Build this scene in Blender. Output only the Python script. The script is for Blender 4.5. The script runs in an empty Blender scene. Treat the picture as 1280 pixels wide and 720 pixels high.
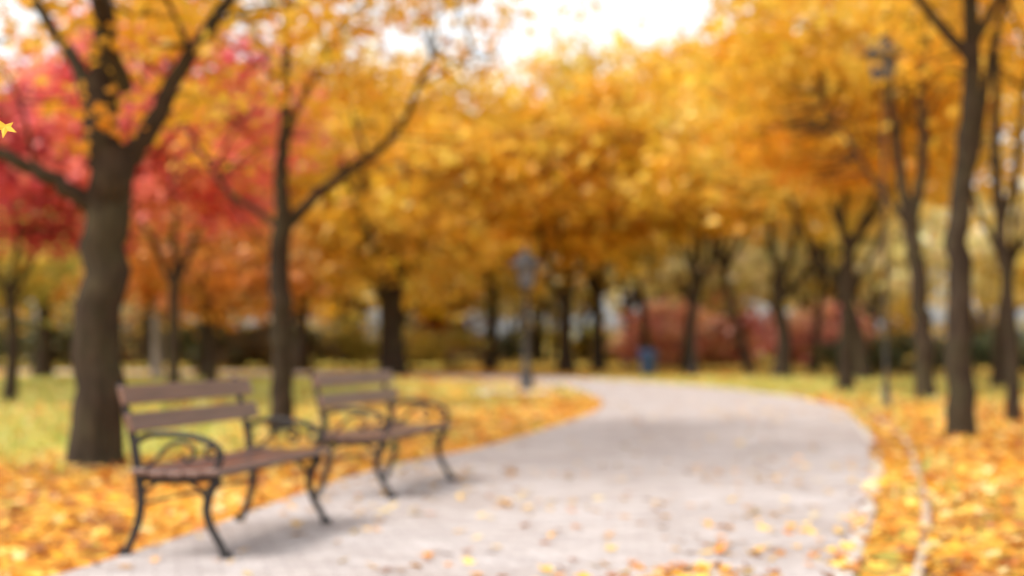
import bpy, math, numpy as np
from mathutils import Vector
RS = np.random.RandomState
scene = bpy.context.scene

# ------------------------------------------------------------------ mesh builder (quads)
class MB:
    def __init__(s): s.V=[];s.F=[];s.M=[];s.C=[];s.S=[];s.n=0
    def add(s,v,f,mat=0,col=(1,1,1),smooth=False):
        v=np.asarray(v,dtype=np.float32).reshape(-1,3); f=np.asarray(f,dtype=np.int32).reshape(-1,4)
        s.V.append(v); s.F.append(f+s.n)
        s.M.append(np.full(len(f),mat,dtype=np.int32)); s.S.append(np.full(len(f),smooth,dtype=bool))
        c=np.ones((len(v),4),dtype=np.float32); c[:,:3]=col; s.C.append(c); s.n+=len(v)
    def build(s,name,mats,parent=None,loc=None,rotz=0):
        V=np.concatenate(s.V);F=np.concatenate(s.F);M=np.concatenate(s.M);C=np.concatenate(s.C);S=np.concatenate(s.S)
        me=bpy.data.meshes.new(name)
        me.vertices.add(len(V)); me.vertices.foreach_set('co',V.ravel())
        me.loops.add(F.size); me.loops.foreach_set('vertex_index',F.ravel())
        me.polygons.add(len(F)); me.polygons.foreach_set('loop_start',np.arange(0,F.size,4,dtype=np.int32))
        for m in mats: me.materials.append(m)
        me.polygons.foreach_set('material_index',M); me.polygons.foreach_set('use_smooth',S)
        me.update(calc_edges=True)
        a=me.color_attributes.new('tint','FLOAT_COLOR','POINT'); a.data.foreach_set('color',C.ravel())
        me.validate()
        ob=bpy.data.objects.new(name,me); scene.collection.objects.link(ob)
        if parent: ob.parent=parent
        if loc is not None: ob.location=loc
        ob.rotation_euler[2]=rotz
        return ob

def catmull(P,k=6):
    P=np.asarray(P,float); Q=np.vstack([2*P[0]-P[1],P,2*P[-1]-P[-2]]); out=[]
    for i in range(1,len(Q)-2):
        for t in np.arange(k)/k:
            a,b,c,d=Q[i-1],Q[i],Q[i+1],Q[i+2]
            out.append(.5*((2*b)+(-a+c)*t+(2*a-5*b+4*c-d)*t*t+(-a+3*b-3*c+d)*t**3))
    out.append(P[-1]); return np.array(out)

def tube(mb,P,R,sides=8,mat=0,col=(1,1,1),flat=None,caps=False):
    P=np.asarray(P,float);n=len(P);R=np.broadcast_to(np.asarray(R,float),(n,))
    T=np.gradient(P,axis=0); T/=np.linalg.norm(T,axis=1)[:,None]+1e-9
    ref=np.array([0,1,0.]) if flat is not None else np.array([.13,.97,.2])
    if flat is None and abs(T[0]@ref)>.9: ref=np.array([1,0.1,0])
    A=np.cross(T,ref); A/=np.linalg.norm(A,axis=1)[:,None]+1e-9
    B=np.cross(T,A)
    th=np.arange(sides)/sides*2*np.pi
    fb=1 if flat is None else flat
    V=P[:,None]+R[:,None,None]*(np.cos(th)[None,:,None]*A[:,None]+fb*np.sin(th)[None,:,None]*B[:,None])
    i=np.arange(n-1)[:,None]*sides; j=np.arange(sides)[None]; j2=(j+1)%sides
    F=np.stack([i+j,i+j2,i+sides+j2,i+sides+j],-1).reshape(-1,4)
    mb.add(V.reshape(-1,3),F,mat,col,True)
    if caps:
        for e in (0,n-1):
            ring=V[e]; c=ring.mean(0)
            vv=np.vstack([ring,[c]]); ff=[[k,(k+1)%sides,(k+2)%sides,sides] for k in range(0,sides,2)]
            mb.add(vv,ff,mat,col,False)

def box(mb,c,s,mat=0,col=(1,1,1),bev=0.0,rot=None):
    x,y,z=[k/2 for k in s]
    b_=bev or .001; rings=[]
    for zz,ins in((-z,b_),(-z+b_,0),(z-b_,0),(z,b_)):
        X=x-ins;Y=y-ins
        rings+= [[-X,-Y,zz],[X,-Y,zz],[X,Y,zz],[-X,Y,zz]]
    v=np.array(rings); f=[[3,2,1,0],[12,13,14,15]]
    for r in range(3):
        for k in range(4): f.append([r*4+k,r*4+(k+1)%4,r*4+4+(k+1)%4,r*4+4+k])
    if rot is not None:
        ca,sa=math.cos(rot),math.sin(rot); v=np.stack([v[:,0]*ca+v[:,2]*sa,v[:,1],-v[:,0]*sa+v[:,2]*ca],1)
    mb.add(v+np.array(c),f,mat,col)

def unit(v): return v/(np.linalg.norm(v,axis=-1,keepdims=True)+1e-9)
def leaves(mb,C,size,col,rs,mat=1,flatness=.5):
    n=len(C); N=rs.normal(size=(n,3)); N[:,2]=np.abs(N[:,2])+flatness; N=unit(N)
    A=unit(np.cross(N,rs.normal(size=(n,3)))); B=np.cross(N,A); s=np.asarray(size)[:,None]
    V=np.stack([C-A*s*.55, C+B*s*.42+N*s*.12, C+A*s*.6, C-B*s*.42+N*s*.12],1)
    F=np.arange(n*4).reshape(n,4)
    mb.add(V.reshape(-1,3),F,mat,np.repeat(col,4,axis=0))
def maple(mb,C,size,col,rs,mat=0,tilt=.25,N=None):
    n=len(C)
    if N is None: N=rs.normal(size=(n,3))*tilt; N[:,2]=1; N=unit(N)
    A=unit(np.cross(N,rs.normal(size=(n,3)))); B=np.cross(N,A)
    tips=np.radians([-38,26,90,154,218]); tr=np.array([.42,.62,.7,.62,.42])
    notch=np.radians([-90,-8,58,122,188,270]); nr=np.array([.1,.26,.27,.27,.26,.1])
    pts=[(0,0)]
    pts+=[(r*math.cos(a),r*math.sin(a)) for a,r in zip(tips,tr)]
    pts+=[(r*math.cos(a),r*math.sin(a)) for a,r in zip(notch,nr)]
    pts=np.array(pts); cur=(pts**2).sum(1)
    s=np.asarray(size)[:,None,None]; curl=rs.uniform(-.1,.5,(n,1,1))
    V=C[:,None]+s*(pts[None,:,0,None]*A[:,None]+pts[None,:,1,None]*B[:,None]+curl*cur[None,:,None]*N[:,None])
    f=np.array([[0,6+k,1+k,7+k] for k in range(5)])
    F=(np.arange(n)[:,None,None]*12+f[None]).reshape(-1,4)
    mb.add(V.reshape(-1,3),F,mat,np.repeat(col,12,axis=0))

def snoise(x,y,seed=0):
    rs=RS(seed); o=0
    for k in range(6):
        f=.25*1.6**k; a=rs.uniform(0,6.28); ph=rs.uniform(0,6.28)
        o=o+np.sin((x*math.cos(a)+y*math.sin(a))*f*2+ph+1.5*np.sin((y*math.cos(a)-x*math.sin(a))*f+ph*2))/1.3**k
    return o/3.0

# ------------------------------------------------------------------ materials
def newmat(name):
    m=bpy.data.materials.new(name); m.use_nodes=True; nt=m.node_tree; nt.nodes.clear()
    return m,nt,nt.nodes.new('ShaderNodeOutputMaterial')
def N(nt,t,**k):
    n=nt.nodes.new(t)
    for a,b in k.items():
        if a in n.inputs.keys(): n.inputs[a].default_value=b
        else: setattr(n,a,b)
    return n
def noise(nt,scale,detail=4,rough=.6,coord=None):
    n=nt.nodes.new('ShaderNodeTexNoise'); n.inputs['Scale'].default_value=scale
    n.inputs['Detail'].default_value=detail; n.inputs['Roughness'].default_value=rough
    if coord: nt.links.new(coord,n.inputs['Vector'])
    return n.outputs['Fac']
def ramp(nt,fac,stops):
    r=nt.nodes.new('ShaderNodeValToRGB'); e=r.color_ramp.elements
    while len(e)<len(stops): e.new(.5)
    for i,(p,c) in enumerate(stops): e[i].position=p; e[i].color=(*c,1)
    nt.links.new(fac,r.inputs['Fac']); return r.outputs['Color']
def mix(nt,fac,a,b,mode='MIX'):
    m=nt.nodes.new('ShaderNodeMix'); m.data_type='RGBA'; m.blend_type=mode
    for s,v in ((0,fac),(6,a),(7,b)):
        if hasattr(v,'is_linked'): nt.links.new(v,m.inputs[s])
        else: m.inputs[s].default_value=v if s==0 else (*v,1)
    return m.outputs[2]
def principled(nt,out,col,rough=.8,bump=None,bstr=.3,bdist=.01,spec=.3,metal=0):
    p=nt.nodes.new('ShaderNodeBsdfPrincipled')
    if hasattr(col,'is_linked'): nt.links.new(col,p.inputs['Base Color'])
    else: p.inputs['Base Color'].default_value=(*col,1)
    p.inputs['Roughness'].default_value=rough; p.inputs['Specular IOR Level'].default_value=spec
    p.inputs['Metallic'].default_value=metal
    if bump is not None:
        b=nt.nodes.new('ShaderNodeBump'); b.inputs['Strength'].default_value=bstr; b.inputs['Distance'].default_value=bdist
        nt.links.new(bump,b.inputs['Height']); nt.links.new(b.outputs[0],p.inputs['Normal'])
    nt.links.new(p.outputs[0],out.inputs[0]); return p
def objco(nt): return nt.nodes.new('ShaderNodeTexCoord').outputs['Object']

def leafmat(name,trans=.45):
    m,nt,o=newmat(name)
    a=nt.nodes.new('ShaderNodeAttribute'); a.attribute_name='tint'
    d=N(nt,'ShaderNodeBsdfDiffuse'); t=N(nt,'ShaderNodeBsdfTranslucent'); g=N(nt,'ShaderNodeBsdfGlossy')
    g.inputs['Roughness'].default_value=.45
    nt.links.new(a.outputs['Color'],d.inputs[0]); nt.links.new(a.outputs['Color'],t.inputs[0])
    x=N(nt,'ShaderNodeMixShader'); x.inputs[0].default_value=trans
    nt.links.new(d.outputs[0],x.inputs[1]); nt.links.new(t.outputs[0],x.inputs[2])
    y=N(nt,'ShaderNodeMixShader'); y.inputs[0].default_value=.04
    nt.links.new(x.outputs[0],y.inputs[1]); nt.links.new(g.outputs[0],y.inputs[2])
    nt.links.new(y.outputs[0],o.inputs[0]); return m
LEAF=leafmat('autumn_leaf'); LITTER=leafmat('fallen_leaf',.15); GRASSM=leafmat('grass_blade',.3)

def barkmat(name,c0,c1):
    m,nt,o=newmat(name); co=objco(nt)
    mp=N(nt,'ShaderNodeMapping'); mp.inputs['Scale'].default_value=(1,1,.22); nt.links.new(co,mp.inputs[0])
    n=noise(nt,22,6,.7,mp.outputs[0]); c=ramp(nt,n,[(.35,c0),(.68,c1)])
    big=noise(nt,2.2,3,.6,co); c=mix(nt,ramp(nt,big,[(.45,(0,0,0)),(.7,(.5,.5,.5))]),c,(.070,.065,.03))
    principled(nt,o,c,.9,n,.9,.03,.15); return m
BARK=barkmat('bark',(.016,.011,.007),(.072,.049,.032))
BARKP=barkmat('pale_bark',(.15,.12,.1),(.45,.4,.35))

m,nt,o=newmat('paving'); PAV=m; co=objco(nt)
bk=nt.nodes.new('ShaderNodeTexBrick'); bk.inputs['Scale'].default_value=1; bk.inputs['Brick Width'].default_value=.2; bk.inputs['Row Height'].default_value=.1
bk.inputs['Mortar Size'].default_value=.004; bk.inputs['Color1'].default_value=(.53,.48,.465,1); bk.inputs['Color2'].default_value=(.43,.385,.375,1); bk.inputs['Mortar'].default_value=(.25,.215,.20,1)
mp=N(nt,'ShaderNodeMapping'); mp.inputs['Rotation'].default_value=(0,0,math.radians(-14)); nt.links.new(co,mp.inputs[0]); nt.links.new(mp.outputs[0],bk.inputs['Vector'])
big=noise(nt,.9,6,.7,co); fine=noise(nt,6,5,.7,co)
c=mix(nt,1.0,bk.outputs['Color'],ramp(nt,big,[(.35,(.78,.74,.71)),(.62,(1.0,1.0,1.0))]),'MULTIPLY')
c=mix(nt,1.0,c,ramp(nt,fine,[(.32,(.80,.78,.76)),(.62,(1.0,1.0,1.0))]),'MULTIPLY')
principled(nt,o,c,.75,bk.outputs['Fac'],.3,-.004,.3)

def stone(name,a,b):
    m,nt,o=newmat(name); co=objco(nt); n=noise(nt,7,5,.65,co)
    principled(nt,o,ramp(nt,n,[(.3,a),(.7,b)]),.85,n,.3,.01); return m
KERB=stone('kerb_stone',(.36,.32,.28),(.56,.51,.46)); EDGE=stone('weathered_edging',(.30,.19,.10),(.50,.42,.35))

m,nt,o=newmat('park_ground'); GROUND=m; co=objco(nt)
at=nt.nodes.new('ShaderNodeAttribute'); at.attribute_name='tint'
sep=nt.nodes.new('ShaderNodeSeparateColor'); nt.links.new(at.outputs['Color'],sep.inputs[0])
n1=noise(nt,.5,6,.7,co); n2=noise(nt,9,6,.75,co)
grass=ramp(nt,n2,[(.3,(.13,.16,.03)),(.5,(.34,.35,.07)),(.72,(.55,.48,.13))])
vor=nt.nodes.new('ShaderNodeTexVoronoi'); vor.inputs['Scale'].default_value=9; nt.links.new(co,vor.inputs['Vector'])
sc=nt.nodes.new('ShaderNodeSeparateColor'); nt.links.new(vor.outputs['Color'],sc.inputs[0])
lit=ramp(nt,sc.outputs[0],[(0,(.22,.08,.02)),(.35,(.58,.22,.03)),(.7,(.76,.38,.05)),(1,(.84,.54,.13))])
ad=N(nt,'ShaderNodeMath',operation='ADD'); nt.links.new(sep.outputs[0],ad.inputs[0])
sb=N(nt,'ShaderNodeMath',operation='SUBTRACT'); nt.links.new(n1,sb.inputs[0]); sb.inputs[1].default_value=.5
ml=N(nt,'ShaderNodeMath',operation='MULTIPLY'); nt.links.new(sb.outputs[0],ml.inputs[0]); ml.inputs[1].default_value=1.6
nt.links.new(ml.outputs[0],ad.inputs[1])
sb2=N(nt,'ShaderNodeMath',operation='ADD'); nt.links.new(ad.outputs[0],sb2.inputs[0]); 
sb3=N(nt,'ShaderNodeMath',operation='SUBTRACT'); nt.links.new(sc.outputs[1],sb3.inputs[0]); sb3.inputs[1].default_value=.5; nt.links.new(sb3.outputs[0],sb2.inputs[1])
msk=ramp(nt,sb2.outputs[0],[(.42,(0,0,0)),(.58,(1,1,1))])
principled(nt,o,mix(nt,msk,grass,lit),.95,n2,.6,.04,.1)

m,nt,o=newmat('varnished_wood'); WOOD=m; co=objco(nt)
mp=N(nt,'ShaderNodeMapping'); mp.inputs['Scale'].default_value=(30,1.5,30); nt.links.new(co,mp.inputs[0]); n=noise(nt,2,6,.6,mp.outputs[0])
principled(nt,o,ramp(nt,n,[(.3,(.075,.034,.025)),(.7,(.18,.09,.065))]),.28,n,.15,.003,.8)
m,nt,o=newmat('cast_iron'); IRON=m; n=noise(nt,40,3,.6,objco(nt))
principled(nt,o,ramp(nt,n,[(.3,(.012,.010,.010)),(.7,(.03,.025,.023))]),.5,n,.2,.002,.35,.1)
m,nt,o=newmat('lamp_metal'); LMET=m; n=noise(nt,20,3,.6,objco(nt))
principled(nt,o,ramp(nt,n,[(.3,(.028,.024,.022)),(.7,(.05,.043,.04))]),.55,n,.1,.002,.4,.1)
m,nt,o=newmat('lamp_glass'); GLASS=m; n=noise(nt,6,3,.5,objco(nt))
principled(nt,o,ramp(nt,n,[(.3,(.09,.10,.13)),(.7,(.15,.17,.21))]),.2,None,spec=.5)
m,nt,o=newmat('blue_paint'); BLUE=m; n=noise(nt,12,4,.6,objco(nt))
principled(nt,o,ramp(nt,n,[(.3,(.02,.055,.17)),(.7,(.035,.09,.26))]),.4,n,.1,.002,.4)

# ------------------------------------------------------------------ palettes (linear)
GOLD=[(.91,.58,.05),(.89,.52,.04),(.86,.45,.03),(.92,.64,.09),(.82,.54,.07)]
AMBER=[(.90,.48,.04),(.87,.41,.03),(.91,.55,.05),(.78,.37,.03)]
YEL=[(.89,.66,.13),(.86,.61,.11),(.80,.60,.14),(.91,.60,.09)]
CRIM=[(.76,.12,.15),(.68,.09,.12),(.80,.18,.18),(.56,.08,.10)]
CORAL=[(.90,.20,.21),(.90,.26,.22),(.84,.16,.17),(.90,.34,.19)]
RUST=[(.78,.34,.06),(.72,.27,.05),(.80,.40,.07),(.60,.31,.08)]
OLIVE=[(.62,.53,.12),(.68,.55,.12),(.46,.43,.10),(.74,.55,.1)]
DGREEN=[(.09,.11,.045),(.13,.15,.05),(.19,.17,.06)]
DBROWN=[(.16,.10,.04),(.22,.13,.05),(.12,.11,.045),(.3,.18,.06)]
PALE=[(.86,.74,.36),(.82,.72,.38),(.88,.78,.44),(.78,.68,.32)]  # distance haze painted into the leaf colour: paler, less saturated
PINK=[(.66,.20,.15),(.62,.26,.18),(.58,.16,.13),(.72,.38,.18),(.66,.30,.14)]

def clumps(mb,rs,cen,rad,n,per,cr,ls,pal,limbs=None,hollow=.35,mat=1,twig=True):
    D=unit(rs.normal(size=(n,3))); r=(hollow+(1-hollow)*rs.rand(n)**.6)[:,None]
    P=np.array(cen)+D*r*np.array(rad)*rs.uniform(.85,1.12,(n,1))
    pal=np.array(pal); ci=pal[rs.randint(len(pal),size=n)]*rs.uniform(.76,1.05,(n,1))
    ci=np.clip(ci,0,.94)
    cnt=np.maximum(4,(per*rs.uniform(.4,1.5,n)).astype(int))
    idx=np.repeat(np.arange(n),cnt); k=len(idx)
    off=rs.normal(size=(k,3))*np.array([1,1,.55])*cr*rs.uniform(.6,1.3,n)[idx][:,None]*.62
    off[:,2]-=.25*np.linalg.norm(off[:,:2],axis=1)
    C=P[idx]+off; col=np.clip(ci[idx]*rs.uniform(.82,1.1,(k,1))*(1+rs.normal(size=(k,3))*[.02,.07,.1]),.004,.94)
    leaves(mb,C,ls*rs.uniform(.6,1.3,k),col,rs,mat)
    if limbs is not None and twig:
        L=np.concatenate([l[len(l)//3:] for l in limbs])
        for p in P[::2]:
            d=np.linalg.norm(L-p,axis=1)+np.maximum(0,L[:,2]-p[2])*.8; a=L[np.argmin(d)]
            mid=(a+p)/2+rs.normal(size=3)*.12*np.linalg.norm(p-a)
            ln=np.linalg.norm(p-a); tube(mb,catmull([a,mid,p],3),np.linspace(.010+.007*ln,.005,7),4,0)

def tree(name,x,y,rb,limbspec,crowns,seed,bark=None,flare=1.25):
    rs=RS(seed); mb=MB(); limbs=[]
    for i,(pts,r0,r1) in enumerate(limbspec):
        P=np.array(pts,float)+[x,y,0]; Q=catmull(P,6)
        j=rs.normal(size=Q.shape)*r0*.10; j[0]=0; Q=Q+j
        t=np.linspace(0,1,len(Q)); R=r0*(1-t)+r1*t
        if i==0:
            R=R*(1+(flare-1)*np.exp(-(Q[:,2])/(rb*1.3))); Q[0,2]=-.05
        tube(mb,Q,R,10 if i==0 else 7,0); limbs.append(Q)
        if i>0:
            for _ in range(3):
                a=Q[rs.randint(len(Q)//3,len(Q))]; d=unit(rs.normal(size=3)+[0,0,.8])*rs.uniform(.6,1.6)
                tw=catmull([a,a+d*.5+rs.normal(size=3)*.08,a+d],3); tube(mb,tw,np.linspace(max(r1*.7,.015),.006,len(tw)),5,0); limbs.append(tw)
    for c in crowns:
        cen,rad,n,per,cr,ls,pal=c
        clumps(mb,rs,np.array(cen)+[x,y,0],rad,n,per,cr,ls,pal,limbs)
    return mb.build(name,[bark or BARK,LEAF])

def autotree(mb,rs,x,y,h,r,z0,cr,pal,n,per,clr,ls,fork=None,lean=(0,0)):
    fork=fork or z0*rs.uniform(.8,1.2); top=np.array([x+lean[0],y+lean[1],fork])
    P=catmull([[x,y,-.05],[x+lean[0]*.4+rs.normal()*r*.5,y+lean[1]*.4,fork*.5],top],5)
    R=np.linspace(r,r*.75,len(P))*(1+.4*np.exp(-P[:,2]/(r*1.5))); tube(mb,P,R,8,0); limbs=[P]
    k=rs.randint(3,6); a0=rs.rand()*6.28
    for i in range(k):
        a=a0+i*6.28/k+rs.uniform(-.4,.4); q=rs.uniform(.35,.8)*cr; hh=h*rs.uniform(.6,.92)
        if i==0: q*=.2; hh=h*.9
        e=top+[math.cos(a)*q,math.sin(a)*q,hh-fork]; m1=top+[math.cos(a)*q*.55,math.sin(a)*q*.55,(hh-fork)*.4]
        L=catmull([top-[0,0,.15],m1,e],5); L[1:]+=rs.normal(size=(len(L)-1,3))*r*.25
        tube(mb,L,np.linspace(r*.55,r*.12,len(L)),6,0); limbs.append(L)
    cz=(z0+h)/2
    clumps(mb,rs,(x+lean[0],y+lean[1],cz),(cr,cr,(h-z0)/2),n,per,clr,ls,pal,limbs)

def gtree(name,x,y,h,r,z0,cr,pal,n,per,clr,ls,seed,fork=None,lean=(0,0),bark=None):
    mb=MB(); autotree(mb,RS(seed),x,y,h,r,z0,cr,pal,n,int(per*.72),clr,ls*1.05,fork,lean); return mb.build(name,[bark or BARK,LEAF])

# ------------------------------------------------------------------ path geometry
Lp=[(-3.9,-8),(-3.4,0),(-2.6,4),(-2.05,6.5),(-1.78,7.9),(-1.32,11),(-.85,12.9),(-.3,14.5),(.65,18.7),(1.44,23.3),(1.66,27),(1.5,31),(1.17,34.6),(.2,38.5),(-1.5,41.5),(-4,44.5),(-8,47.5),(-15,50),(-40,53)]
Rp=[(-2.4,-8),(-.45,0),(.7,4),(1.45,6.45),(2.17,8.9),(3.13,12.4),(3.85,15.5),(4.5,18.7),(5.15,22.5),(5.4,26.7),(5.15,31),(4.6,34.5),(3.5,38.9),(1.46,43.4),(-1.05,46.7),(-4.5,49.5),(-9,52),(-16,54),(-40,57)]
def res(P,n):
    Q=catmull([(a,b,0) for a,b in P],12); d=np.r_[0,np.cumsum(np.linalg.norm(np.diff(Q,axis=0),axis=1))]
    t=np.linspace(0,d[-1],n); return np.stack([np.interp(t,d,Q[:,k]) for k in range(3)],1)
PL=catmull([(a,b,0) for a,b in Lp],10); PR=catmull([(a,b,0) for a,b in Rp],10); n=len(PL)
mb=MB(); U=np.linspace(0,1,7)
V=np.stack([PL*(1-u)+PR*u for u in U],1); V[:,:,2]=.006
i=np.arange(n-1)[:,None]*7; j=np.arange(6)[None]
mb.add(V.reshape(-1,3),np.stack([i+j,i+j+1,i+8+j,i+7+j],-1).reshape(-1,4),0)
mb.build('paved_path',[PAV])
def offset(P,d):
    T=np.gradient(P[:,:2],axis=0); T=T/np.linalg.norm(T,axis=1)[:,None]
    Q=P.copy(); Q[:,0]+=T[:,1]*d; Q[:,1]-=T[:,0]*d; return Q
def ribbon(name,P,w,h,mat,d0=0):
    a=offset(P,d0); b=offset(P,d0+w); mb=MB(); m_=len(P); V=[]
    for q,z in ((a,-.03),(a,h-.01),(offset(P,d0+.012),h),(offset(P,d0+w-.012),h),(b,h-.01),(b,-.03)):
        q=q.copy(); q[:,2]=z; V.append(q)
    V=np.stack(V,1); i=np.arange(m_-1)[:,None]*6; j=np.arange(5)[None]
    mb.add(V.reshape(-1,3),np.stack([i+j,i+j+1,i+7+j,i+6+j],-1).reshape(-1,4),0); return mb.build(name,[mat])
ribbon('path_kerb',res(Rp,260),.09,.022,KERB,0)
Ok=[(-.6,0),(.9,4),(1.8,6.45),(2.55,8.9),(3.1,11),(3.75,13.5),(4.3,15.8),(5.0,19.5),(5.65,23.3),(5.95,26.7),(5.75,31)]
ribbon('edging_stone',res(Ok,120),.055,.036,EDGE,0)

poly=np.vstack([PL[:,:2],PR[::-1,:2]])
def inside(x,y):
    c=np.zeros(len(x),bool); n=len(poly); j=n-1
    for i in range(n):
        xi,yi=poly[i];xj,yj=poly[j]
        if yi!=yj:
            c^=((yi>y)!=(yj>y))&(x<(xj-xi)*(y-yi)/(yj-yi)+xi)
        j=i
    return c
def pdist(x,y):
    E=np.vstack([PL[::4,:2],PR[::4,:2]]); d=np.full(x.shape,1e9)
    for e in E: d=np.minimum(d,np.hypot(x-e[0],y-e[1]))
    return d
# ------------------------------------------------------------------ ground
g=np.linspace(-1,1,161); gx=np.sinh(g*5.2)/np.sinh(5.2)*700; gy=gx+20
X,Y=np.meshgrid(gx,gy,indexing='ij'); D=pdist(X.ravel(),Y.ravel()).reshape(X.shape)
def litter(x,y,d):
    left=np.clip((-(x)-1.0)/2.5,0,1)*np.clip((y-10.5)/4,0,1)
    v=.95-.58*left*np.clip((d-1.0)/2.0,0,1)
    mid=np.clip(1-np.abs(x)/2.5,0,1)*np.clip((y-17)/6,0,1); v=np.minimum(v,.95-.4*mid*np.clip((d-.6)/1.5,0,1))
    v=np.where((x>1),.9-.38*np.clip((y-23)/12,0,1),v)
    return np.clip(v+.2*snoise(x*.6,y*.6,3),0,1)
lv=litter(X,Y,D)
Z=np.zeros_like(X)
V=np.stack([X,Y,Z],-1).reshape(-1,3); nn=161
i=np.arange(nn-1)[:,None]*nn; j=np.arange(nn-1)[None]
mb=MB(); col=np.repeat(lv.reshape(-1,1),3,axis=1)
mb.add(V,np.stack([i+j,i+nn+j,i+nn+j+1,i+j+1],-1).reshape(-1,4),0,col); mb.build('ground',[GROUND])

# fallen leaves
rs=RS(11); LC=np.array([(.84,.40,.035),(.78,.30,.03),(.68,.23,.03),(.88,.54,.09),(.88,.66,.28),(.34,.13,.05),(.55,.22,.06),(.88,.46,.04),(.42,.17,.05),(.88,.58,.14)])
mb=MB()
def scatter(n,x0,x1,y0,y1,s0,s1,onpath):
    x=rs.uniform(x0,x1,n); y=rs.uniform(y0,y1,n); ins=inside(x,y); d=pdist(x,y)
    p=np.clip(litter(x,y,d)*1.05-.15,.10,1)*np.clip(.7+.6*snoise(x*2.2,y*2.2,8),.25,1)
    dk=np.clip(1-d/.5,0,1)
    pp=onpath*(np.clip(snoise(x*1.1,y*.9,5)-.05,0,1)*1.3+.14+.4*dk**2)
    keep=rs.rand(n)<np.where(ins,pp,p); x,y,ins=x[keep],y[keep],ins[keep]; k=len(x)
    s=rs.uniform(s0,s1,k); s[ins]*=.8; z=np.where(ins,.014,.012+rs.rand(k)*.035)
    pat=np.clip(.93+.25*snoise(x*1.3,y*1.3,17),.55,1.1)[:,None]
    col=LC[rs.randint(len(LC),size=k)]*rs.uniform(.75,1.08,(k,1))*pat; col[ins]=col[ins]*.6+np.array([.22,.18,.12])
    maple(mb,np.stack([x,y,z],1),s,np.clip(col,.01,.92),rs,0,.28)
scatter(26000,-7,6,4.5,13,.07,.125,.15)
scatter(20000,-10,10,13,25,.09,.15,.12)
scatter(14000,-22,22,25,52,.16,.26,.08)
for cx,cy,n_,sg in ((.55,6.25,60,.22),(.95,6.45,40,.16),(1.25,7.1,22,.2),(-.2,6.7,14,.25),(.25,9.4,18,.4),(.0,7.9,12,.35),(1.6,8.0,14,.2)):
    k=n_; C=np.stack([cx+rs.normal(size=k)*sg,cy+rs.normal(size=k)*sg,np.full(k,.016)],1)
    maple(mb,C,rs.uniform(.06,.10,k),np.clip(LC[rs.randint(len(LC),size=k)]*.95,0,.9),rs,0,.25)
mb.build('fallen_leaves',[LITTER])

# grass
mb=MB(); n=60000; x=rs.uniform(-18,14,n); y=rs.uniform(9,42,n); d=pdist(x,y); keep=(~inside(x,y))&(d>.35)&(rs.rand(n)>litter(x,y,d)*.95)
x,y=x[keep],y[keep];k=len(x); a=rs.rand(k)*6.28; w=.012+y*.0005; h=rs.uniform(.05,.14,k); b=rs.normal(size=(k,2))*.04
ax=np.cos(a)*w; ay=np.sin(a)*w
V=np.stack([np.stack([x-ax,y-ay,0*x],1),np.stack([x+ax,y+ay,0*x],1),np.stack([x+b[:,0]+ax*.3,y+b[:,1]+ay*.3,h],1),np.stack([x+b[:,0]-ax*.3,y+b[:,1]-ay*.3,h],1)],1)
gc=np.array([(.42,.46,.10),(.52,.52,.13),(.34,.40,.09),(.65,.58,.2)])[rs.randint(4,size=k)]
mb.add(V.reshape(-1,3),np.arange(k*4).reshape(k,4),0,np.repeat(gc,4,axis=0)); mb.build('grass',[GRASSM])

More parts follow.
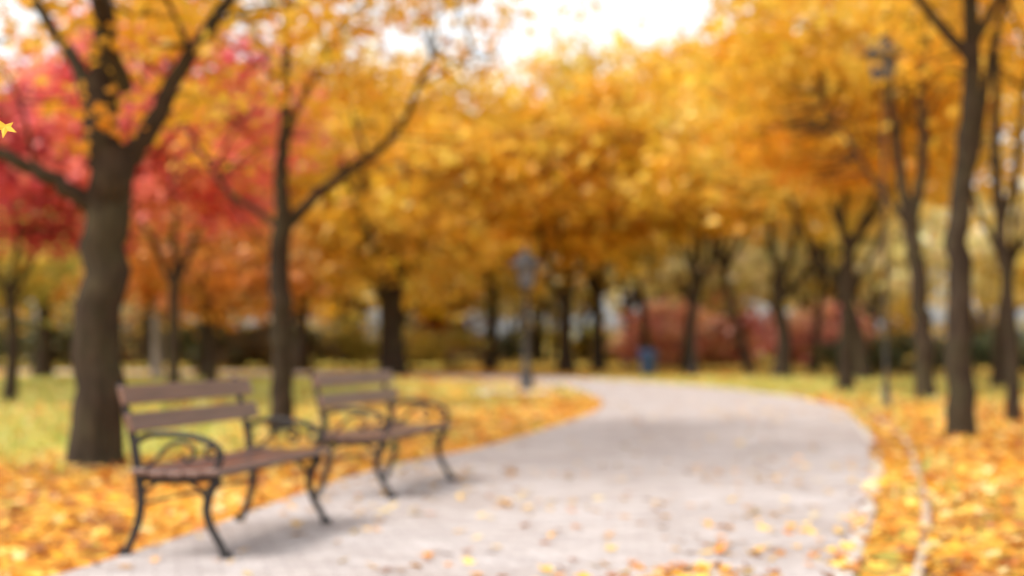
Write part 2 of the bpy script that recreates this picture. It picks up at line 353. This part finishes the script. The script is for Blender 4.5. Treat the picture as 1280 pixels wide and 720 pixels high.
# ------------------------------------------------------------------ benches
def arc(cx,cz,r,a0,a1,n=10,r1=None):
    t=np.radians(np.linspace(a0,a1,n)); R=np.linspace(r,r if r1 is None else r1,n)
    return np.stack([cx+R*np.cos(t),0*t,cz+R*np.sin(t)],1)
def bench(loc,rotdeg,name='park_bench'):
    e=bpy.data.objects.new(name,None); scene.collection.objects.link(e); e.location=loc; e.rotation_euler[2]=math.radians(rotdeg)
    for k,yy in enumerate((-.69,.69)):
        mb=MB(); off=np.array([0,yy,0])
        def T(P,r,sm=True,**kw):
            P=np.array(P,float)
            if sm: P=catmull(P,6)
            tube(mb,P+off,r,10,0,flat=.8,caps=True,**kw)
        rear=catmull([(-.27,0,0),(-.245,0,.05),(-.20,0,.16),(-.185,0,.28),(-.20,0,.40),(-.225,0,.55),(-.265,0,.70),(-.31,0,.85)],6)
        T(rear,np.interp(np.arange(len(rear)),[0,6,24,42],[.024,.021,.027,.018]),False)
        fr=catmull([(.27,0,0),(.245,0,.06),(.19,0,.15),(.165,0,.24),(.19,0,.33),(.225,0,.385)],6)
        T(fr,np.interp(np.arange(len(fr)),[0,5,18,30],[.025,.020,.023,.027]),False)
        T([(-.20,0,.385),(-.08,0,.375),(.08,0,.38),(.235,0,.40)],.021)
        T([(-.19,0,.30),(-.13,0,.345),(-.08,0,.37)],.011); T([(.168,0,.27),(.13,0,.33),(.07,0,.372)],.011)
        T([(-.225,0,.55),(-.15,0,.59),(-.03,0,.60),(.10,0,.585),(.185,0,.56),(.235,0,.52),(.235,0,.47),(.19,0,.41)],.017)
        T(arc(.185,.515,.045,60,-300,18,.018),.010,False)
        T([(-.20,0,.42),(-.12,0,.46),(-.04,0,.54),(.04,0,.56),(.10,0,.52),(.07,0,.47),(.03,0,.49)],.011)
        T(arc(-.27,.02,.025,0,-220,8),.012,False); T(arc(.27,.02,.025,180,400,8),.012,False)
        mb.build('side_frame_%d'%(k+1),[IRON],e)
    mb=MB()
    for q in range(5):
        u=-.155+q*.094; z=.412+[.006,-.002,-.003,.002,.010][q]
        box(mb,(u,0,z),(.082,1.56,.028),0,bev=.006)
    mb.build('seat',[WOOD],e)
    mb=MB()
    for (u,z) in ((-.235,.655),(-.275,.79)):
        box(mb,(u+.026,0,z),(.026,1.56,.095),0,bev=.006,rot=math.radians(-16))
    mb.build('backrest',[WOOD],e)
    mb=MB(); tube(mb,[(-.19,-.69,.25),(-.19,0,.25),(-.19,.69,.25)],.009,8,0)
    tube(mb,[(.12,-.69,.385),(.12,0,.372),(.12,.69,.385)],.010,8,0); mb.build('cross_rod',[IRON],e)
    return e
bench((-1.50,7.70,.006),-13)
bench((-.90,10.35,.006),-14.5)
bench((-1.6,52.5,0),-70)

# ------------------------------------------------------------------ street lamps
def lamp(x,y,h,w=.44,pr=1.0):
    e=bpy.data.objects.new('street_lamp',None); scene.collection.objects.link(e); e.location=(x,y,0)
    mb=MB(); hb=h-w*1.75
    prof=[(0,.17),(.06,.17),(.08,.13),(.35,.12),(.42,.075),(.48,.09),(.54,.06),(1.0,.05),(hb*.75,.04),(hb*.76,.055),(hb*.78,.04),(hb-.08,.035),(hb-.05,.075),(hb,.09)]
    tube(mb,[(0,0,z) for z,_ in prof],[r*pr for _,r in prof],14,0,caps=True); mb.build('post',[LMET],e)
    mb=MB(); g=w*.95
    rb,rt=w*.30,w*.5
    th=np.radians([45,135,225,315]); lo=np.stack([rb*1.2*np.cos(th),rb*1.2*np.sin(th),[hb+.02]*4],1); hi=np.stack([rt*1.25*np.cos(th),rt*1.25*np.sin(th),[hb+g]*4],1)
    mb.add(np.vstack([lo,hi]),[[0,1,5,4],[1,2,6,5],[2,3,7,6],[3,0,4,7],[0,1,2,3]],0); mb.build('lantern_glass',[GLASS],e)
    mb=MB()
    for k in range(4):
        tube(mb,[lo[k],(lo[k]+hi[k])/2,hi[k]],.022,6,0); tube(mb,[lo[k],(lo[k]+lo[(k+1)%4])/2,lo[(k+1)%4]],.018,6,0); tube(mb,[hi[k],(hi[k]+hi[(k+1)%4])/2,hi[(k+1)%4]],.025,6,0)
    z=hb+g; prof=[(0,.78*w),(.03,.80*w),(.05,.74*w),(.16,.42*w),(.24,.3*w),(.26,.34*w),(.36,.16*w),(.42,.05*w),(.46,.08*w),(.52,.05*w),(.60,.01*w)]
    tube(mb,[(0,0,z+a*w/.44*.75) for a,_ in prof],[r for _,r in prof],12,0,caps=True); mb.build('cap',[LMET],e)
    return e
lamp(.31,31,3.15,.50,1.3); lamp(6.04,23,6.1,.44,.5); lamp(6.1,48,6.6,.42,.7)
mb=MB(); prof=[(-.02,1.0),(.035,1.0),(.05,.97),(.05,.5),(.05,.12)]
th=np.arange(32)/32*2*np.pi
V=np.stack([np.stack([.1+r*np.cos(th),30.6+r*1.2*np.sin(th),np.full(32,z)],1) for z,r in prof]); i=np.arange(4)[:,None]*32;j=np.arange(32)[None]
mb.add(V.reshape(-1,3),np.stack([i+j,i+(j+1)%32,i+32+(j+1)%32,i+32+j],-1).reshape(-1,4),0); mb.build('concrete_pad',[KERB])

# litter bin
e=bpy.data.objects.new('litter_bin',None); scene.collection.objects.link(e); e.location=(4.35,45.5,0)
mb=MB(); prof=[(.08,.20),(.10,.24),(.75,.30),(.78,.33),(.83,.33),(.83,.28),(.6,.26)]
tube(mb,[(0,0,z+i_*1e-4) for i_,(z,_) in enumerate(prof)],[r for _,r in prof],18,0,caps=False); mb.build('body',[BLUE],e)
mb=MB()
for a in range(3): tube(mb,[(.2*math.cos(a*2.1),.2*math.sin(a*2.1),0),(.2*math.cos(a*2.1),.2*math.sin(a*2.1),.06),(.18*math.cos(a*2.1),.18*math.sin(a*2.1),.12)],.02,6,0,caps=True)
tube(mb,[(0,0,.90),(0,0,.93),(0,0,.97)],[.33,.30,.04],18,0,caps=True)
for a in range(4): tube(mb,[(.29*math.cos(a*1.57),.29*math.sin(a*1.57),z) for z in (.8,.86,.92)],.012,6,0)
mb.build('lid_and_feet',[IRON],e)

# ------------------------------------------------------------------ foreground trees
tree('maple_tree',-3.48,12.0,.2,[
 ([(0,0,0),(.0,0,1.0),(.05,0,2.0),(.12,0,2.7)],.215,.18),
 ([(-.05,0,2.2),(-.35,-.1,2.4),(-.75,-.2,2.62),(-1.5,-.4,2.95),(-2.4,-.6,3.6)],.085,.03),
 ([(.0,0,2.5),(-.02,.1,3.1),(-.06,.2,3.8),(-.2,.2,5.2),(-.1,.3,7)],.16,.05),
 ([(.15,0,2.5),(.45,.0,2.95),(.68,.05,3.45),(1.05,.1,4.0),(1.7,.3,5.0)],.10,.04),
 ([(-.05,0,2.8),(-.3,.4,3.4),(-.9,.9,4.2),(-1.8,1.2,5.4)],.09,.03),
 ([(.2,0,3.2),(.1,-.5,3.9),(.3,-1.2,4.9)],.07,.03)],
 [((0,.2,5.8),(3.4,3.0,2.55),175,48,.45,.12,GOLD),((.4,.3,3.6),(2.4,1.8,.7),20,26,.30,.11,GOLD),((-.1,-.3,2.9),(.35,.3,.5),6,14,.18,.10,AMBER)],21)
tree('maple_tree',-2.62,16.2,.13,[
 ([(0,0,0),(0,0,1.0),(-.03,0,1.8),(0,0,2.45)],.135,.115),
 ([(0,0,2.35),(-.02,0,3.0),(.03,0,3.7),(.0,.1,4.6),(.1,.1,6.5)],.10,.03),
 ([(.05,0,2.4),(.45,0,2.8),(.8,0,3.05),(1.15,0,3.3),(1.38,.1,3.65),(1.7,.2,4.4)],.07,.025),
 ([(-.05,0,2.4),(-.35,.1,2.6),(-.7,.2,2.85),(-1.2,.3,3.6)],.045,.015),
 ([(0,0,3.3),(.2,.2,3.9),(.7,.3,4.9)],.05,.02)],
 [((-.1,.2,5.7),(2.5,2.5,1.8),85,48,.40,.13,GOLD),((0,.2,3.75),(1.9,1.8,.6),20,28,.33,.12,AMBER),((1.8,.3,4.8),(1.7,1.4,.85),26,24,.34,.12,GOLD)],22)
tree('maple_tree',5.09,16.2,.16,[
 ([(0,0,0),(0,0,1.0),(.0,0,2.2),(.1,0,3.2),(.2,0,4.4),(.1,0,5.6)],.165,.08),
 ([(.1,0,2.9),(.35,.2,3.6),(.5,.3,4.4),(.9,.4,5.6)],.07,.03),
 ([(.18,0,4.3),(-.4,.2,5.1),(-1.2,.4,6.2)],.07,.03),
 ([(.2,0,4.5),(.6,-.4,5.3),(1.3,-.6,6.3)],.06,.03)],
 [((0.2,.3,6.7),(2.9,3,1.8),110,50,.5,.14,GOLD),((.9,.6,4.6),(1.0,1.2,.4),6,24,.35,.13,AMBER)],23,flare=1.15)
tree('maple_tree',6.9,19.6,.1,[
 ([(0,0,0),(-.03,0,1.3),(-.15,0,2.8),(-.2,0,4.2),(-.1,0,5.8)],.10,.05),
 ([(-.15,0,2.6),(.1,0,3.6),(.25,0,4.8),(.5,0,6)],.05,.03)],
 [((0.3,.3,6.4),(2.4,2.4,1.8),70,48,.5,.15,GOLD)],24)
tree('maple_tree',7.75,26.7,.17,[
 ([(0,0,0),(-.05,0,1.5),(-.15,0,2.6),(-.28,0,3.4)],.18,.15),
 ([(-.28,0,3.3),(-.45,0,4.5),(-.6,0,6),(-.7,0,8)],.12,.05),
 ([(-.25,0,3.3),(.0,0,4.4),(.0,0,6),(.3,0,8)],.12,.05),
 ([(-.3,0,3.3),(-.9,0,4.1),(-1.8,.2,5.6)],.07,.02)],
 [((-.8,1.6,7.0),(3.4,2.6,2.8),150,42,.6,.19,GOLD),((-1.6,1.8,4.9),(2.2,1.4,.8),24,34,.45,.18,AMBER)],25)
gtree('maple_tree',7.25,31,9.5,.17,4.2,3.6,GOLD,165,45,.65,.22,26,3.2,(.1,0))
gtree('maple_tree',8.3,44,11,.26,4.3,4.6,GOLD,175,45,.8,.30,27,2.3,(-.1,0))
gtree('maple_tree',9.9,40,10.5,.20,4.2,4.0,YEL,145,45,.75,.28,28,2.4,(-.5,0))
gtree('maple_tree',11.6,34,10,.17,4.2,3.8,YEL,120,45,.7,.25,29,2.8,(.3,0))
gtree('maple_tree',6.3,50,12,.22,4.6,4.6,GOLD,165,42,.85,.34,30,3.0,(.2,0))
gtree('maple_tree',10.5,22,9,.14,3.8,3.0,YEL,95,45,.6,.18,43,2.5,(.1,0))
gtree('maple_tree',8.2,49,11,.15,5.0,3.2,GOLD,80,42,.8,.32,50,3.6,(-.9,0))
gtree('maple_tree',11.0,52,11,.16,4.6,3.2,YEL,80,42,.8,.34,51,3.2,(.4,0))
gtree('maple_tree',5.4,57,12,.17,5.0,3.4,YEL,80,42,.9,.36,52,3.8,(-.4,0))
gtree('maple_tree',7.2,60,12,.17,5.0,3.4,PALE,80,42,.9,.36,53,3.4,(.5,0))
# centre trees
gtree('maple_tree',-3.9,47,11.0,.42,2.6,5.0,GOLD,230,45,.85,.32,31,3.0)
gtree('maple_tree',1.95,51,11.0,.30,3.2,4.2,GOLD,190,45,.85,.33,32,2.6)
gtree('maple_tree',3.4,56,13,.28,3.8,4.8,YEL,180,45,.9,.36,33,3.0)
gtree('maple_tree',-9.5,44,8.5,.22,2.0,4.0,AMBER,150,45,.8,.3,34,2.2)
gtree('maple_tree',-8.0,55,11,.3,2.8,5.0,GOLD,170,45,.9,.36,35)
gtree('maple_tree',-.9,60,12,.28,3.6,4.6,YEL,150,45,.9,.4,36)
# left background
gtree('red_maple_tree',-5.7,24,7.0,.12,2.9,2.35,CORAL,175,60,.45,.17,37,2.2)
gtree('red_maple_tree',-9.0,25.5,6.2,.13,2.7,2.6,CRIM,175,60,.5,.18,38,2.0)
gtree('maple_tree',-6.6,31,4.3,.14,1.7,2.4,RUST,110,50,.5,.2,39,1.7)
gtree('maple_tree',-12.3,33,4.6,.16,1.8,2.8,OLIVE,110,50,.55,.22,40,1.7)
gtree('birch_tree',-10.2,41,8,.17,3.2,3.0,YEL,110,40,.7,.26,41,3.0,(0,0),BARKP)
gtree('maple_tree',-14.5,44,9,.3,2.4,4.2,AMBER,130,45,.8,.3,42,2.4)
gtree('maple_tree',-10.9,38,8,.22,2.6,3.2,RUST,110,45,.7,.26,44,2.4)

# red shrubs, hedge, distant wood
def mass(name,items,seed):
    rs=RS(seed); mb=MB()
    for (x,y,rx,ry,z,pal,n,per,cr,ls) in items:
        st=[]
        for k in range(4):
            a=rs.rand()*6.28; p=catmull([(x,y,-.03),(x+math.cos(a)*rx*.2,y+math.sin(a)*ry*.2,z*.5),(x+math.cos(a)*rx*.5,y+math.sin(a)*ry*.5,z*1.3)],3)
            tube(mb,p,np.linspace(.05,.015,len(p)),5,0); st.append(p)
        clumps(mb,rs,(x,y,z),(rx,ry,z*.92),n,per,cr,ls,pal,st,.2)
    return mb.build(name,[BARK,LEAF])
for k,(x,y,w,z,pal) in enumerate(((6.9,66,2.0,1.6,PINK),(10.2,69,2.6,1.8,PINK),(14.0,66,2.2,1.6,PINK))):
    mass('red_shrub',[(x,y,w,2.0,z,pal,46,36,.75,.32)],80+k)
rs=RS(77)
mass('hedge',[(x,48+rs.uniform(-.4,.4),1.1,.8,.75,DGREEN,34,40,.32,.16) for x in np.arange(11,26,1.3)],91)
mass('hedge',[(x,60+rs.uniform(-1.5,1.5),1.6,1.0,rs.uniform(.7,1.3),[DBROWN,DGREEN,DBROWN,OLIVE][rs.randint(4)],26,30,.5,.28) for x in np.arange(-30,-1,2.1)],94)
mass('background_shrubs',[(d*math.tan(a),d,rs.uniform(2.5,4.5),2,rs.uniform(.9,2.2),[OLIVE,OLIVE,RUST,DGREEN,DBROWN,YEL,PALE][rs.randint(7)],30,26,.75,.45) for d,a in zip(rs.uniform(76,110,44),np.linspace(-.62,.62,44)+rs.normal(size=44)*.01)],92)
mb=MB(); rs=RS(93)
for k in range(92):
    a=rs.uniform(-.62,.62); d=rs.uniform(66,125) if a>-.14 else rs.uniform(52,120); x=d*math.tan(a)
    pal=[GOLD,YEL,PALE,AMBER,YEL,PALE,PALE,OLIVE][rs.randint(8)]
    if a>.04: pal=[PALE,YEL,PALE][rs.randint(3)]  # right-hand far trees take paler tones, with haze put into their colour
    h=rs.uniform(9,15.5)
    autotree(mb,rs,x,d,h,rs.uniform(.18,.36),rs.uniform(2.4,4.2),rs.uniform(3.5,5.5),pal,60,20,1.2,.62)
mb.build('background_trees',[BARK,LEAF])

# falling leaf in focus near the camera
mb=MB(); rs=RS(5); d=2.8
nrm=unit(np.array([[.35,-1,.3]]))
maple(mb,np.array([[-1.003,d,1.05+.43]]),np.array([.042]),np.array([[.88,.55,.04]]),rs,0,N=nrm)
mb.build('falling_maple_leaf',[LEAF])

# ------------------------------------------------------------------ world, sun, camera
w=bpy.data.worlds.new('World'); scene.world=w; w.use_nodes=True; nt=w.node_tree
bg=nt.nodes['Background']; sky=nt.nodes.new('ShaderNodeTexSky'); sky.sky_type='NISHITA'; sky.sun_disc=False
SE,SA=math.radians(52),math.radians(-115)
sky.sun_elevation=SE; sky.sun_rotation=SA; sky.dust_density=3; sky.air_density=1.2
hs=nt.nodes.new('ShaderNodeHueSaturation'); hs.inputs['Saturation'].default_value=.15; hs.inputs['Value'].default_value=2.15
nt.links.new(sky.outputs[0],hs.inputs['Color']); nt.links.new(hs.outputs[0],bg.inputs[0]); bg.inputs[1].default_value=.15
sl=bpy.data.lights.new('sun','SUN'); sl.energy=2.7; sl.angle=math.radians(18); sl.color=(1,.95,.87)
so=bpy.data.objects.new('sun',sl); scene.collection.objects.link(so)
v=Vector((math.sin(SA)*math.cos(SE),math.cos(SA)*math.cos(SE),math.sin(SE)))
so.rotation_euler=v.to_track_quat('Z','Y').to_euler()
cd=bpy.data.cameras.new('camera'); cam=bpy.data.objects.new('camera',cd); scene.collection.objects.link(cam)
cam.location=(0,0,1.05); cam.rotation_euler=(math.radians(92.25),0,0); cd.lens=50; cd.sensor_width=36; cd.clip_end=2000; cd.clip_start=.05
cd.dof.use_dof=True; cd.dof.focus_distance=2.8; cd.dof.aperture_fstop=1.65
scene.camera=cam
scene.view_settings.view_transform='Standard'; scene.view_settings.look='None'; scene.view_settings.exposure=0
